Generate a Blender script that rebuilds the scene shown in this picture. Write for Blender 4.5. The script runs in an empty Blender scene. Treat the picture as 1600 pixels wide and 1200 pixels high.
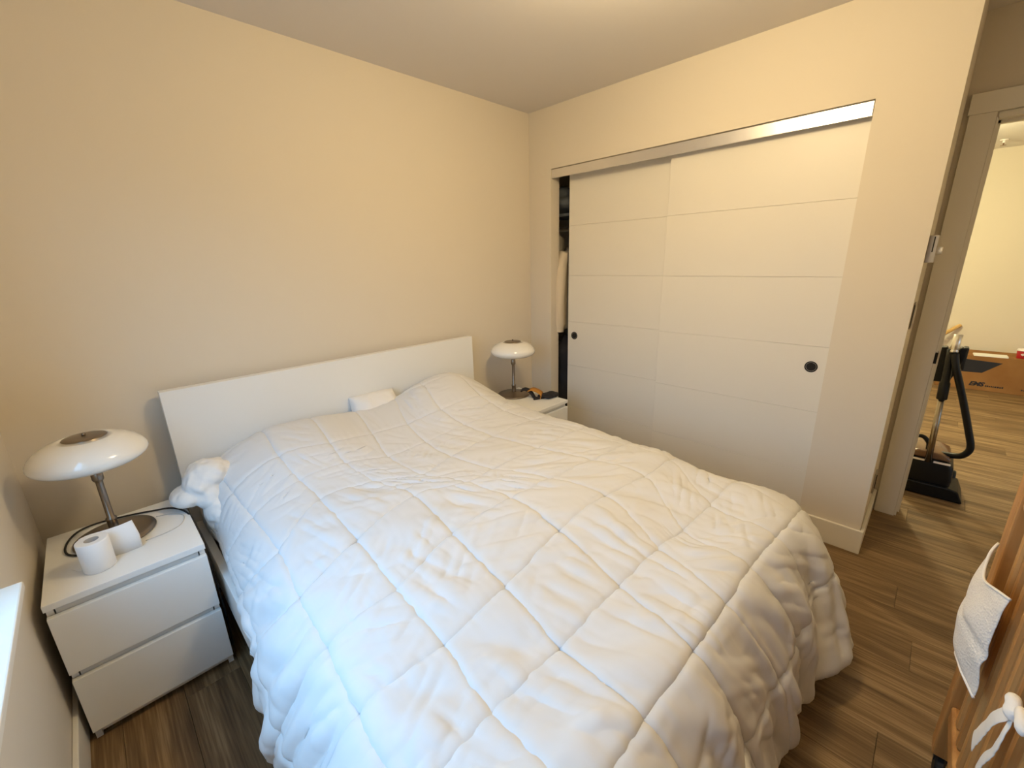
import bpy, bmesh, math, random
import numpy as np
from mathutils import Vector, Matrix, noise
random.seed(7)
C = bpy.context.scene.collection
sc = bpy.context.scene
PI = math.pi

# ------------------------------------------------------------------ camera
def cam_matrix(loc, yaw, pitch, roll):
    f = Vector((math.sin(yaw)*math.cos(pitch), math.cos(yaw)*math.cos(pitch), -math.sin(pitch)))
    r0 = Vector((math.cos(yaw), -math.sin(yaw), 0)); u0 = r0.cross(f)
    r = r0*math.cos(roll) + u0*math.sin(roll); u = r.cross(f)
    m = Matrix((r, u, -f)).transposed().to_4x4(); m.translation = loc
    return m
cd = bpy.data.cameras.new('camera'); cam = bpy.data.objects.new('camera', cd); C.objects.link(cam)
cam.matrix_world = cam_matrix(Vector((0.3045, -2.3142, 1.4878)), 0.7823, 0.2829, -0.0269)
cd.sensor_width = 36; cd.lens = 660.6*36/1600; cd.clip_start = 0.02
sc.camera = cam

# ------------------------------------------------------------------ light and exposure
sc.view_settings.view_transform = 'Standard'; sc.view_settings.look = 'None'
sc.view_settings.gamma = 1.0; sc.view_settings.use_curve_mapping = False
sc.view_settings.exposure = 0.0
w = bpy.data.worlds.new('world'); sc.world = w; w.use_nodes = True
def sky():
    nt = w.node_tree; bg = nt.nodes['Background']
    tc = nt.nodes.new('ShaderNodeTexCoord'); sx = nt.nodes.new('ShaderNodeSeparateXYZ'); cr = nt.nodes.new('ShaderNodeValToRGB')
    mr = nt.nodes.new('ShaderNodeMapRange'); mr.inputs['From Min'].default_value = -1; mr.inputs['From Max'].default_value = 1
    nt.links.new(tc.outputs['Generated'], sx.inputs[0]); nt.links.new(sx.outputs[2], mr.inputs['Value']); nt.links.new(mr.outputs[0], cr.inputs[0])
    e = cr.color_ramp.elements
    e[0].position = 0.49; e[0].color = (0.06, 0.065, 0.07, 1)          # ground and houses across the street
    e[1].position = 0.58; e[1].color = (0.22, 0.43, 0.72, 1)
    z = cr.color_ramp.elements.new(0.88); z.color = (0.35, 0.69, 1.15, 1)            # overcast blue sky
    nt.links.new(cr.outputs[0], bg.inputs[0]); bg.inputs[1].default_value = 7.1
sky()

def area(name, loc, direction, size, size_y, power, color, shape='RECTANGLE'):
    l = bpy.data.lights.new(name, 'AREA'); l.shape = shape; l.size = size
    if shape in ('RECTANGLE', 'ELLIPSE'): l.size_y = size_y
    l.energy = power; l.color = color
    o = bpy.data.objects.new(name, l); C.objects.link(o); o.location = loc
    o.rotation_euler = Vector(direction).to_track_quat('-Z', 'Y').to_euler()
    return o
WARM = (1.0, 0.77, 0.43)
def point(name, loc, radius, power, color):
    l = bpy.data.lights.new(name, 'POINT'); l.shadow_soft_size = radius; l.energy = power; l.color = color
    o = bpy.data.objects.new(name, l); C.objects.link(o); o.location = loc; return o
point('ceiling_lamp_light', (1.60, -1.62, 2.34), 0.12, 42, WARM)
point('living_room_lamp', (5.4, -1.75, 2.05), 0.12, 120, (1.0, 0.88, 0.50))
pt = area('window_portal', (-0.155, -1.4125, 1.3725), (1, 0, 0), 1.375, 1.355, 1, (1, 1, 1)); pt.data.cycles.is_portal = True

# ------------------------------------------------------------------ materials
def new_mat(name, color, rough=0.5, metal=0.0, spec=0.5):
    m = bpy.data.materials.new(name); m.use_nodes = True
    b = m.node_tree.nodes['Principled BSDF']
    b.inputs['Base Color'].default_value = (*color, 1); b.inputs['Roughness'].default_value = rough
    b.inputs['Metallic'].default_value = metal; b.inputs['Specular IOR Level'].default_value = spec
    return m
def node(m, t, **kw):
    n = m.node_tree.nodes.new(t)
    for k, v in kw.items(): setattr(n, k, v)
    return n
def link(m, a, b): m.node_tree.links.new(a, b)
def add_bump(m, scale, strength, dist=0.002, detail=3, stretch=None, coord='Object'):
    b = m.node_tree.nodes['Principled BSDF']
    tc = node(m, 'ShaderNodeTexCoord'); mp = node(m, 'ShaderNodeMapping')
    if stretch: mp.inputs['Scale'].default_value = stretch
    nz = node(m, 'ShaderNodeTexNoise'); nz.inputs['Scale'].default_value = scale; nz.inputs['Detail'].default_value = detail
    bp = node(m, 'ShaderNodeBump'); bp.inputs['Strength'].default_value = strength; bp.inputs['Distance'].default_value = dist
    link(m, tc.outputs[coord], mp.inputs[0]); link(m, mp.outputs[0], nz.inputs['Vector'])
    link(m, nz.outputs[0], bp.inputs['Height']); link(m, bp.outputs[0], b.inputs['Normal'])
    return m
def vary(m, scale, c1, c2, stretch=(1, 1, 1), rnd=0.0, detail=4, lo=0.35, hi=0.65, coord='Object'):
    """mix two close colours with noise"""
    b = m.node_tree.nodes['Principled BSDF']
    tc = node(m, 'ShaderNodeTexCoord'); mp = node(m, 'ShaderNodeMapping'); mp.inputs['Scale'].default_value = stretch
    nz = node(m, 'ShaderNodeTexNoise'); nz.inputs['Scale'].default_value = scale; nz.inputs['Detail'].default_value = detail
    cr = node(m, 'ShaderNodeValToRGB')
    cr.color_ramp.elements[0].position = lo; cr.color_ramp.elements[0].color = (*c1, 1)
    cr.color_ramp.elements[1].position = hi; cr.color_ramp.elements[1].color = (*c2, 1)
    link(m, tc.outputs[coord], mp.inputs[0]); link(m, mp.outputs[0], nz.inputs['Vector'])
    link(m, nz.outputs[0], cr.inputs[0]); link(m, cr.outputs[0], b.inputs['Base Color'])
    return m

def wood_planks():
    m = new_mat('plank_wood', (0.3, 0.2, 0.12), 0.55, 0, 0.35)
    b = m.node_tree.nodes['Principled BSDF']
    tc = node(m, 'ShaderNodeTexCoord'); oi = node(m, 'ShaderNodeObjectInfo')
    mul = node(m, 'ShaderNodeMath', operation='MULTIPLY'); mul.inputs[1].default_value = 37.0
    cmb = node(m, 'ShaderNodeCombineXYZ'); link(m, oi.outputs['Random'], mul.inputs[0])
    link(m, mul.outputs[0], cmb.inputs[0]); link(m, mul.outputs[0], cmb.inputs[1])
    add = node(m, 'ShaderNodeVectorMath', operation='ADD'); link(m, tc.outputs['Object'], add.inputs[0]); link(m, cmb.outputs[0], add.inputs[1])
    mp = node(m, 'ShaderNodeMapping'); mp.inputs['Scale'].default_value = (6.5, 0.6, 1); link(m, add.outputs[0], mp.inputs[0])
    n1 = node(m, 'ShaderNodeTexNoise'); n1.inputs['Scale'].default_value = 1.0; n1.inputs['Detail'].default_value = 3; n1.inputs['Distortion'].default_value = 0.6
    link(m, mp.outputs[0], n1.inputs['Vector'])
    # cathedral grain: rings of a slow noise
    rings = node(m, 'ShaderNodeMath', operation='MULTIPLY'); rings.inputs[1].default_value = 34.0; link(m, n1.outputs[0], rings.inputs[0])
    sn = node(m, 'ShaderNodeMath', operation='SINE'); link(m, rings.outputs[0], sn.inputs[0])
    mp2 = node(m, 'ShaderNodeMapping'); mp2.inputs['Scale'].default_value = (160, 5, 1); link(m, add.outputs[0], mp2.inputs[0])
    n2 = node(m, 'ShaderNodeTexNoise'); n2.inputs['Scale'].default_value = 1.0; n2.inputs['Detail'].default_value = 4; link(m, mp2.outputs[0], n2.inputs['Vector'])
    mp3 = node(m, 'ShaderNodeMapping'); mp3.inputs['Scale'].default_value = (14, 0.8, 1); link(m, add.outputs[0], mp3.inputs[0])
    n3 = node(m, 'ShaderNodeTexNoise'); n3.inputs['Scale'].default_value = 1.0; n3.inputs['Detail'].default_value = 2; link(m, mp3.outputs[0], n3.inputs['Vector'])
    a1 = node(m, 'ShaderNodeMath', operation='MULTIPLY_ADD'); a1.inputs[1].default_value = 0.085; a1.inputs[2].default_value = 0.0; link(m, sn.outputs[0], a1.inputs[0])
    a2 = node(m, 'ShaderNodeMath', operation='MULTIPLY_ADD'); a2.inputs[1].default_value = 0.75; link(m, n2.outputs[0], a2.inputs[0]); link(m, a1.outputs[0], a2.inputs[2])
    a3 = node(m, 'ShaderNodeMath', operation='MULTIPLY_ADD'); a3.inputs[1].default_value = 0.55; link(m, n3.outputs[0], a3.inputs[0]); link(m, a2.outputs[0], a3.inputs[2])
    a4 = node(m, 'ShaderNodeMath', operation='MULTIPLY_ADD'); a4.inputs[1].default_value = 0.16; link(m, oi.outputs['Random'], a4.inputs[0]); link(m, a3.outputs[0], a4.inputs[2])
    cr = node(m, 'ShaderNodeValToRGB'); e = cr.color_ramp.elements
    e[0].position = 0.42; e[0].color = (0.088, 0.051, 0.023, 1)
    e[1].position = 1.02; e[1].color = (0.36, 0.245, 0.125, 1)
    mid = cr.color_ramp.elements.new(0.72); mid.color = (0.20, 0.124, 0.058, 1)
    link(m, a4.outputs[0], cr.inputs[0]); link(m, cr.outputs[0], b.inputs['Base Color'])
    bp = node(m, 'ShaderNodeBump'); bp.inputs['Strength'].default_value = 0.25; bp.inputs['Distance'].default_value = 0.001
    link(m, a2.outputs[0], bp.inputs['Height']); link(m, bp.outputs[0], b.inputs['Normal'])
    return m
def crib_wood():
    m = new_mat('crib_wood', (0.5, 0.24, 0.07), 0.42, 0, 0.5)
    vary(m, 1.0, (0.36, 0.155, 0.040), (0.60, 0.315, 0.105), (22, 22, 1.6), detail=5, lo=0.3, hi=0.7)
    return m

M = {}
M['wall'] = add_bump(new_mat('wall_paint', (0.73, 0.66, 0.55), 0.75, 0, 0.25), 260, 0.12, 0.001)
M['ceiling'] = add_bump(new_mat('ceiling_paint', (0.74, 0.70, 0.66), 0.9, 0, 0.1), 180, 0.2, 0.001)
M['trim'] = new_mat('trim_paint', (0.80, 0.76, 0.68), 0.45)
M['door'] = new_mat('door_paint', (0.80, 0.755, 0.67), 0.42)
M['lam'] = new_mat('white_laminate', (0.84, 0.835, 0.81), 0.38)
M['lam_in'] = new_mat('laminate_edge', (0.72, 0.71, 0.68), 0.5)
M['duvet'] = new_mat('duvet_cotton', (0.70, 0.695, 0.69), 0.85, 0, 0.15); add_bump(M['duvet'], 420, 0.10, 0.0006)
M['linen'] = add_bump(new_mat('pillow_cotton', (0.82, 0.80, 0.77), 0.85, 0, 0.15), 60, 0.2, 0.004)
M['mattress'] = new_mat('mattress_cloth', (0.75, 0.73, 0.7), 0.9)
M['plank'] = wood_planks()
M['sub'] = new_mat('subfloor', (0.05, 0.035, 0.025), 0.9)
M['alu'] = new_mat('brushed_aluminium', (0.80, 0.78, 0.78), 0.30, 0.9)
M['nickel'] = new_mat('brushed_nickel', (0.27, 0.225, 0.18), 0.30, 1.0)
M['opal'] = new_mat('opal_glass', (0.86, 0.84, 0.79), 0.12, 0, 0.5)
M['opal'].node_tree.nodes['Principled BSDF'].inputs['Coat Weight'].default_value = 0.5
M['black'] = new_mat('black_plastic', (0.005, 0.005, 0.0055), 0.42, 0, 0.3)
M['blackgloss'] = new_mat('black_gloss', (0.015, 0.013, 0.012), 0.12)
M['rubber'] = new_mat('black_rubber', (0.010, 0.010, 0.010), 0.6)
M['dark'] = new_mat('dark_slot', (0.008, 0.007, 0.006), 0.8)
M['paper'] = add_bump(new_mat('tissue_paper', (0.88, 0.88, 0.88), 0.95, 0, 0.05), 300, 0.3, 0.0008)
M['sheet'] = new_mat('white_paper', (0.85, 0.84, 0.80), 0.8)
M['cardtube'] = new_mat('grey_card', (0.42, 0.40, 0.38), 0.9)
M['whitecable'] = new_mat('white_cable', (0.60, 0.58, 0.54), 0.5)
M['orange'] = add_bump(new_mat('orange_cloth', (0.50, 0.22, 0.03), 0.8), 200, 0.3)
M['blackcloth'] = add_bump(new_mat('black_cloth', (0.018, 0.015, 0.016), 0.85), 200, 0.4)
M['card'] = vary(new_mat('cardboard', (0.30, 0.15, 0.055), 0.85, 0, 0.1), 3, (0.27, 0.13, 0.045), (0.34, 0.175, 0.065))
M['ink'] = new_mat('black_ink', (0.012, 0.012, 0.015), 0.5)
M['cupred'] = new_mat('red_cup', (0.42, 0.015, 0.02), 0.4)
M['cupwhite'] = new_mat('white_lid', (0.85, 0.80, 0.78), 0.35)
M['stick'] = vary(new_mat('pale_wood', (0.62, 0.40, 0.15), 0.5), 3, (0.55, 0.34, 0.11), (0.66, 0.43, 0.17), (4, 4, 1))
M['crib'] = crib_wood()
M['mesh'] = new_mat('mesh_fabric', (0.82, 0.78, 0.72), 0.9, 0, 0.1)
M['ribbon'] = add_bump(new_mat('cotton_ribbon', (0.83, 0.80, 0.75), 0.9, 0, 0.1), 150, 0.35)
M['beige'] = add_bump(new_mat('beige_cloth', (0.70, 0.60, 0.45), 0.9), 40, 0.4, 0.004)
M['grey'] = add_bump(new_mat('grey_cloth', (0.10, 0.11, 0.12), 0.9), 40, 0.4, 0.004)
M['steel'] = new_mat('steel_wire', (0.5, 0.5, 0.5), 0.3, 1.0)
M['bronze'] = new_mat('bronze_plastic', (0.16, 0.085, 0.045), 0.18)
M['tube'] = new_mat('chrome_tube', (0.32, 0.28, 0.23), 0.25, 1.0)
M['plate'] = new_mat('switch_plate', (0.42, 0.38, 0.33), 0.4)
def glass_mat():
    m = bpy.data.materials.new('window_glass'); m.use_nodes = True; nt = m.node_tree
    nt.nodes.remove(nt.nodes['Principled BSDF'])
    t = node(m, 'ShaderNodeBsdfTransparent'); t.inputs[0].default_value = (0.95, 0.98, 0.98, 1)
    g = node(m, 'ShaderNodeBsdfGlossy'); g.inputs['Roughness'].default_value = 0.02
    fr = node(m, 'ShaderNodeFresnel'); fr.inputs[0].default_value = 1.45
    mx = node(m, 'ShaderNodeMixShader'); ge = node(m, 'ShaderNodeNewGeometry'); iv = node(m, 'ShaderNodeMath', operation='SUBTRACT'); iv.inputs[0].default_value = 1.0; link(m, ge.outputs['Backfacing'], iv.inputs[1])
    ml = node(m, 'ShaderNodeMath', operation='MULTIPLY'); link(m, fr.outputs[0], ml.inputs[0]); link(m, iv.outputs[0], ml.inputs[1])
    link(m, ml.outputs[0], mx.inputs[0]); link(m, t.outputs[0], mx.inputs[1]); link(m, g.outputs[0], mx.inputs[2])
    link(m, mx.outputs[0], nt.nodes['Material Output'].inputs[0])
    return m
M['glass'] = glass_mat()
# knitted mesh: fine holes as relief
def knit(m):
    b = m.node_tree.nodes['Principled BSDF']
    tc = node(m, 'ShaderNodeTexCoord'); vo = node(m, 'ShaderNodeTexVoronoi'); vo.inputs['Scale'].default_value = 210
    bp = node(m, 'ShaderNodeBump'); bp.inputs['Strength'].default_value = 0.8; bp.inputs['Distance'].default_value = 0.002
    link(m, tc.outputs['Object'], vo.inputs['Vector']); link(m, vo.outputs['Distance'], bp.inputs['Height']); link(m, bp.outputs[0], b.inputs['Normal'])
knit(M['mesh'])

# ------------------------------------------------------------------ helpers
def finish(name, bm, mat, parent=None, smooth=False, bevel=0.0, seg=2, autosmooth=True):
    bmesh.ops.recalc_face_normals(bm, faces=bm.faces[:])
    me = bpy.data.meshes.new(name); bm.to_mesh(me); bm.free()
    o = bpy.data.objects.new(name, me); C.objects.link(o)
    me.materials.append(M[mat] if isinstance(mat, str) else mat)
    if smooth:
        for p in me.polygons: p.use_smooth = True
    if bevel > 0:
        b = o.modifiers.new('bevel', 'BEVEL'); b.width = bevel; b.segments = seg; b.limit_method = 'ANGLE'; b.angle_limit = math.radians(40)
    if parent: o.parent = parent; o.matrix_parent_inverse = Matrix.Identity(4)
    return o
def bx(bm, x0, x1, y0, y1, z0, z1):
    v = [bm.verts.new((x, y, z)) for z in (z0, z1) for y in (y0, y1) for x in (x0, x1)]
    for f in ((0, 2, 3, 1), (4, 5, 7, 6), (0, 1, 5, 4), (2, 6, 7, 3), (0, 4, 6, 2), (1, 3, 7, 5)): bm.faces.new([v[i] for i in f])
def box(name, d, mat, parent=None, bevel=0.0, seg=2):
    bm = bmesh.new(); bx(bm, *d); return finish(name, bm, mat, parent, bevel=bevel, seg=seg)
def lathe(bm, prof, center=(0, 0, 0), n=48, cap=True):
    rings = []
    for r, z in prof:
        if r < 1e-6: rings.append([bm.verts.new((center[0], center[1], center[2]+z))])
        else: rings.append([bm.verts.new((center[0]+r*math.cos(2*PI*i/n), center[1]+r*math.sin(2*PI*i/n), center[2]+z)) for i in range(n)])
    for a, b in zip(rings, rings[1:]):
        if len(a) == 1 and len(b) == 1: continue
        for i in range(n):
            j = (i+1) % n
            if len(a) == 1: bm.faces.new((a[0], b[i], b[j]))
            elif len(b) == 1: bm.faces.new((a[i], a[j], b[0]))
            else: bm.faces.new((a[i], a[j], b[j], b[i]))
    if cap:
        for r in (rings[0], rings[-1]):
            if len(r) > 1: bm.faces.new(r)
def spline(pts, k=8):
    P = [Vector(p) for p in pts]; out = []
    for i in range(len(P)-1):
        p0 = P[max(i-1, 0)]; p1 = P[i]; p2 = P[i+1]; p3 = P[min(i+2, len(P)-1)]
        for s in range(k):
            t = s/k
            out.append(0.5*((2*p1)+(p2-p0)*t+(2*p0-5*p1+4*p2-p3)*t*t+(3*p1-p0-3*p2+p3)*t**3))
    out.append(P[-1]); return out
def tube(bm, pts, rad, n=10, closed=False):
    pts = [Vector(p) for p in pts]; rings = []; up = Vector((0, 0, 1)); prev = None
    for i, p in enumerate(pts):
        t = (pts[min(i+1, len(pts)-1)] - pts[max(i-1, 0)]).normalized()
        if prev is None:
            a = t.cross(up if abs(t.z) < 0.9 else Vector((1, 0, 0))).normalized()
        else:
            a = (prev - t*prev.dot(t)).normalized()
        prev = a; b = t.cross(a)
        r = rad[i] if isinstance(rad, (list, tuple)) else rad
        rings.append([bm.verts.new(p + a*(r*math.cos(2*PI*k/n)) + b*(r*math.sin(2*PI*k/n))) for k in range(n)])
    for A, B in zip(rings, rings[1:]):
        for k in range(n): bm.faces.new((A[k], A[(k+1) % n], B[(k+1) % n], B[k]))
    bm.faces.new(rings[0]); bm.faces.new(rings[-1])
def prism(bm, poly, axis, a0, a1):
    """extrude a 2D polygon along an axis (0=x: poly is (y,z); 1=y: poly is (x,z); 2=z: poly is (x,y))"""
    def P(u, v, a): return ((a, u, v), (u, a, v), (u, v, a))[axis]
    A = [bm.verts.new(P(u, v, a0)) for u, v in poly]; B = [bm.verts.new(P(u, v, a1)) for u, v in poly]
    n = len(poly); bm.faces.new(A); bm.faces.new(B[::-1])
    for i in range(n): bm.faces.new((A[i], B[i], B[(i+1) % n], A[(i+1) % n]))
def thing(name, label, cat, loc=(0, 0, 0), rz=0, group=None):
    o = bpy.data.objects.new(name, None); C.objects.link(o); o.location = loc; o.rotation_euler = (0, 0, rz)
    o.empty_display_size = 0.1
    o['label'] = label; o['category'] = cat
    if group: o['group'] = group
    return o
def tag(o, label, cat, group=None):
    o['label'] = label; o['category'] = cat
    if group: o['group'] = group
    return o
def struct(o): o['kind'] = 'structure'; return o
def dup(root, loc, rz=0, label=None, group=None):
    r = root.copy(); C.objects.link(r); r.location = loc; r.rotation_euler = (0, 0, rz)
    if label: r['label'] = label
    if group: r['group'] = group
    for ch in list(root.children):
        c = ch.copy(); C.objects.link(c); c.parent = r
        for g in ch.children:
            d = g.copy(); C.objects.link(d); d.parent = c
    return r
def blob(name, balls, mat, parent=None, voxel=0.012, rough=0.006, freq=9, smooth=8, crease=None):
    """soft lump: union of ellipsoids (cx,cy,cz,rx,ry,rz) remeshed and smoothed"""
    bm = bmesh.new()
    for (cx, cy, cz, rx, ry, rz) in balls:
        m = Matrix.Translation((cx, cy, cz)) @ Matrix.Diagonal((rx, ry, rz, 1))
        bmesh.ops.create_icosphere(bm, subdivisions=4, radius=1, matrix=m)
    for v in bm.verts:
        v.co += v.co.normalized()*0 + Vector(noise.noise_vector(v.co*freq))*rough
        if crease: v.co += crease(v.co)
    o = finish(name, bm, mat, parent, smooth=True)
    r = o.modifiers.new('remesh', 'REMESH'); r.mode = 'VOXEL'; r.voxel_size = voxel; r.use_smooth_shade = True
    s = o.modifiers.new('smooth', 'SMOOTH'); s.factor = 0.5; s.iterations = smooth
    return o

# ------------------------------------------------------------------ room shell
W, H, E = 2.842, 2.4927, -2.240          # closet wall plane, ceiling, closet end
XD = 3.400                               # plane of the doorway wall
YB = -3.35                               # wall behind the camera
XF = 7.45                                # far wall of the living room
fl = struct(box('floor', (-0.15, 7.6, -5.2, 0.15, -0.16, -0.012), 'sub'))
# planks: one prototype per length, linked copies
PW = 0.1722
def plank_mesh(L):
    bm = bmesh.new(); g = 0.0004; b = 0.0009; h = PW/2 - g; l = L/2 - g
    lo = [bm.verts.new((sx*h, sy*l, -0.0118)) for sx, sy in ((-1, -1), (1, -1), (1, 1), (-1, 1))]
    mi = [bm.verts.new((sx*h, sy*l, -b)) for sx, sy in ((-1, -1), (1, -1), (1, 1), (-1, 1))]
    hi = [bm.verts.new((sx*(h-b), sy*(l-b), 0)) for sx, sy in ((-1, -1), (1, -1), (1, 1), (-1, 1))]
    bm.faces.new(hi); bm.faces.new(lo[::-1])
    for A, B in ((lo, mi), (mi, hi)):
        for i in range(4): bm.faces.new((A[i], A[(i+1) % 4], B[(i+1) % 4], B[i]))
    bmesh.ops.recalc_face_normals(bm, faces=bm.faces[:])
    me = bpy.data.meshes.new('plank'); bm.to_mesh(me); bm.free(); me.materials.append(M['plank']); return me
plank_cache = {}
k0 = int(round((2.677-0.0)/PW))
x_start = 2.677 - PW*k0
i = 0
joint_off = {k0-2: -2.4815, 1: -1.80, 2: -1.74, 3: -1.86, 4: -1.77}
while True:
    xa = x_start + PW*i
    if xa > XF-0.02: break
    y_end = 0.0
    y_lo = YB if xa < 3.4 else -4.4
    L0 = 1.22
    j = joint_off.get(i+1, None)
    first = j if j is not None else -((0.37*i*1.618) % 1.0)*L0
    # joints along the strip
    js = [first + L0*k for k in range(-5, 6)]
    ys = [y_end] + sorted([q for q in js if y_lo+0.05 < q < y_end-0.05], reverse=True) + [y_lo]
    for a, b in zip(ys, ys[1:]):
        L = round(a-b, 3)
        if L not in plank_cache: plank_cache[L] = plank_mesh(L)
        o = bpy.data.objects.new('plank', plank_cache[L]); C.objects.link(o)
        o.location = (xa+PW/2, (a+b)/2, 0); o.parent = fl
    i += 1

struct(box('ceiling', (-0.15, 7.6, -5.2, 0.15, H, H+0.1), 'ceiling'))
struct(box('wall_back', (-0.15, 3.52, 0, 0.12, 0, H), 'wall'))            # behind the headboard
struct(box('wall_front', (-0.15, 3.52, YB-0.12, YB, 0, H), 'wall'))       # behind the camera
# left wall with the window opening
WY0, WY1, WZ0, WZ1 = -0.725, -2.10, 0.695, 2.05
bm = bmesh.new()
bx(bm, -0.15, 0, WY0, 0, 0, H); bx(bm, -0.15, 0, YB, WY1, 0, H); bx(bm, -0.15, 0, WY1, WY0, 0, WZ0); bx(bm, -0.15, 0, WY1, WY0, WZ1, H)
struct(finish('wall_left', bm, 'wall'))
wd = bpy.data.objects.new('window_1', None); C.objects.link(wd); struct(wd)
bm = bmesh.new()
fx0, fx1 = -0.12, -0.06
bx(bm, fx0, fx1, WY1, WY0, WZ0+0.022, WZ0+0.075); bx(bm, fx0, fx1, WY1, WY0, WZ1-0.05, WZ1)
bx(bm, fx0, fx1, WY0-0.05, WY0, WZ0+0.022, WZ1); bx(bm, fx0, fx1, WY1, WY1+0.05, WZ0+0.022, WZ1); bx(bm, fx0, fx1, -1.437, -1.387, WZ0+0.022, WZ1)
finish('window_frame', bm, 'trim', wd)
box('pane', (-0.094, -0.088, WY1+0.045, -1.432, WZ0+0.07, WZ1-0.045), 'glass', wd)
box('pane', (-0.094, -0.088, -1.392, WY0-0.045, WZ0+0.07, WZ1-0.045), 'glass', wd)
box('window_sill', (-0.148, 0.041, WY1-0.02, WY0-0.016, WZ0, 0.717), 'trim', wd, bevel=0.004)

# closet wall with the opening for the sliding doors
OY0, OY1, OZ = -0.2087, -1.975, 2.104
WT = 0.093
bm = bmesh.new()
bx(bm, W, W+WT, OY0, 0, 0, H); bx(bm, W, W+WT, OY1, OY0, OZ, H); bx(bm, W, W+WT, E, OY1, 0, H)
struct(finish('wall_closet', bm, 'wall'))
struct(box('wall_return', (W+WT, XD, E, E+0.10, 0, H), 'wall'))
struct(box('wall_closet_back', (XD, XD+0.12, E+0.10, 0, 0, H), 'wall'))
# baseboards
struct(box('baseboard_closet', (W-0.016, W-0.0005, E-0.015, OY1, 0, 0.13), 'trim', bevel=0.003))
struct(box('baseboard_return', (W-0.0155, XD-0.005, E-0.0155, E-0.0005, 0, 0.1298), 'trim', bevel=0.003))
struct(box('baseboard_left', (0.0005, 0.015, YB, 0, 0, 0.13), 'trim', bevel=0.003))
struct(box('baseboard_back', (0.015, W-0.001, -0.015, -0.0005, 0, 0.13), 'trim', bevel=0.003))
# doorway wall and its casing
DY0, DY1, DZ = -2.357, -3.17, 2.055
bm = bmesh.new()
bx(bm, XD, XD+0.12, DY0, E+0.10, 0, H); bx(bm, XD, XD+0.12, YB-0.12, DY1, 0, H); bx(bm, XD, XD+0.12, DY1, DY0, DZ, H)
struct(finish('wall_right', bm, 'wall'))
dr = bpy.data.objects.new('door_1', None); C.objects.link(dr); struct(dr)
box('casing', (XD-0.018, XD+0.001, DY0+0.005, -2.262, 0, 2.077), 'trim', dr, bevel=0.0015)
box('casing', (XD-0.018, XD+0.001, -3.262, DY1-0.005, 0, 2.077), 'trim', dr, bevel=0.0015)
box('header', (XD-0.024, XD+0.001, -3.275, -2.256, 2.077, 2.163), 'trim', dr, bevel=0.0015)
bm = bmesh.new(); bx(bm, XD-0.005, XD+0.125, DY0-0.004, DY0+0.004, 0, DZ); bx(bm, XD-0.005, XD+0.125, DY1-0.004, DY1+0.004, 0, DZ); bx(bm, XD-0.005, XD+0.125, DY1, DY0, DZ-0.006, DZ+0.02)
finish('jamb', bm, 'trim', dr)
bm = bmesh.new(); bx(bm, XD+0.05, XD+0.085, DY0-0.014, DY0-0.003, 0, DZ-0.006); bx(bm, XD+0.05, XD+0.085, DY1+0.003, DY1+0.014, 0, DZ-0.006); bx(bm, XD+0.05, XD+0.085, DY1, DY0, DZ-0.018, DZ-0.006)
finish('door_stop', bm, 'trim', dr)
bm = bmesh.new(); bx(bm, XD-0.019, XD+0.049, DY0-0.0058, DY0+0.006, 0.915, 0.972)
sp = finish('strike_plate', bm, 'dark', dr); sp['label'] = 'small dark metal strike plate on the door jamb'

# living room shell beyond the doorway
struct(box('wall_far', (XF, XF+0.12, -5.2, 0.15, 0, H), 'wall'))
struct(box('wall_far_left', (XD+0.12, XF, 0.0, 0.12, 0, H), 'wall'))
struct(box('wall_far_right', (XD+0.12, XF, -4.55, -4.43, 0, H), 'wall'))
struct(box('baseboard_far', (XF-0.015, XF-0.0005, -4.43, 0, 0, 0.13), 'trim'))

# closet track fascia
struct(box('trim_1', (W+0.006, W+0.018, OY1+0.004, OY0-0.002, 2.043, 2.098), 'alu'))

# ------------------------------------------------------------------ sliding closet doors
def sliding_door(label, x, y0, y1, hole_y, z0=0.015):
    """x: front plane, y0 > y1"""
    t = thing('sliding_door', label, 'door', (x, (y0+y1)/2, 0), 0, 'sliding closet doors')
    w2 = (y0-y1)/2
    box('slab', (0.0045, 0.034, -w2, w2, z0, 2.075), 'door', t)
    edges = [z0, 0.339, 0.684, 1.029, 1.373, 1.7235, 2.075]
    g = 0.0004
    for a, b in zip(edges, edges[1:]):
        box('panel', (0, 0.0055, -w2, w2, a+(g if a > 0.1 else 0), b-(g if b < 2 else 0)), 'door', t, bevel=0.0012, seg=1)
    bm = bmesh.new(); lathe(bm, [(0, 0.0), (0.021, 0.0), (0.0225, -0.0015), (0.024, 0.0), (0.027, 0.0005), (0.029, 0.0), (0.029, -0.004), (0, -0.004)], n=40)
    for v in bm.verts:
        p = v.co.copy(); v.co = Vector((-p.z - 0.0012, p.x, p.y))
    h = finish('finger_pull', bm, 'dark', t, smooth=False); h.location = (0, hole_y-(y0+y1)/2, 0.922)
    h['label'] = 'round black recessed finger pull'
    return t
sliding_door('white six-panel sliding closet door with a pull by the hallway, the nearer front one', 2.897, -1.066, -1.9735, -1.906)
sliding_door('white six-panel sliding closet door beside the open dark gap, the one behind the other', 2.938, -0.300, -1.24, -0.362)

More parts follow.
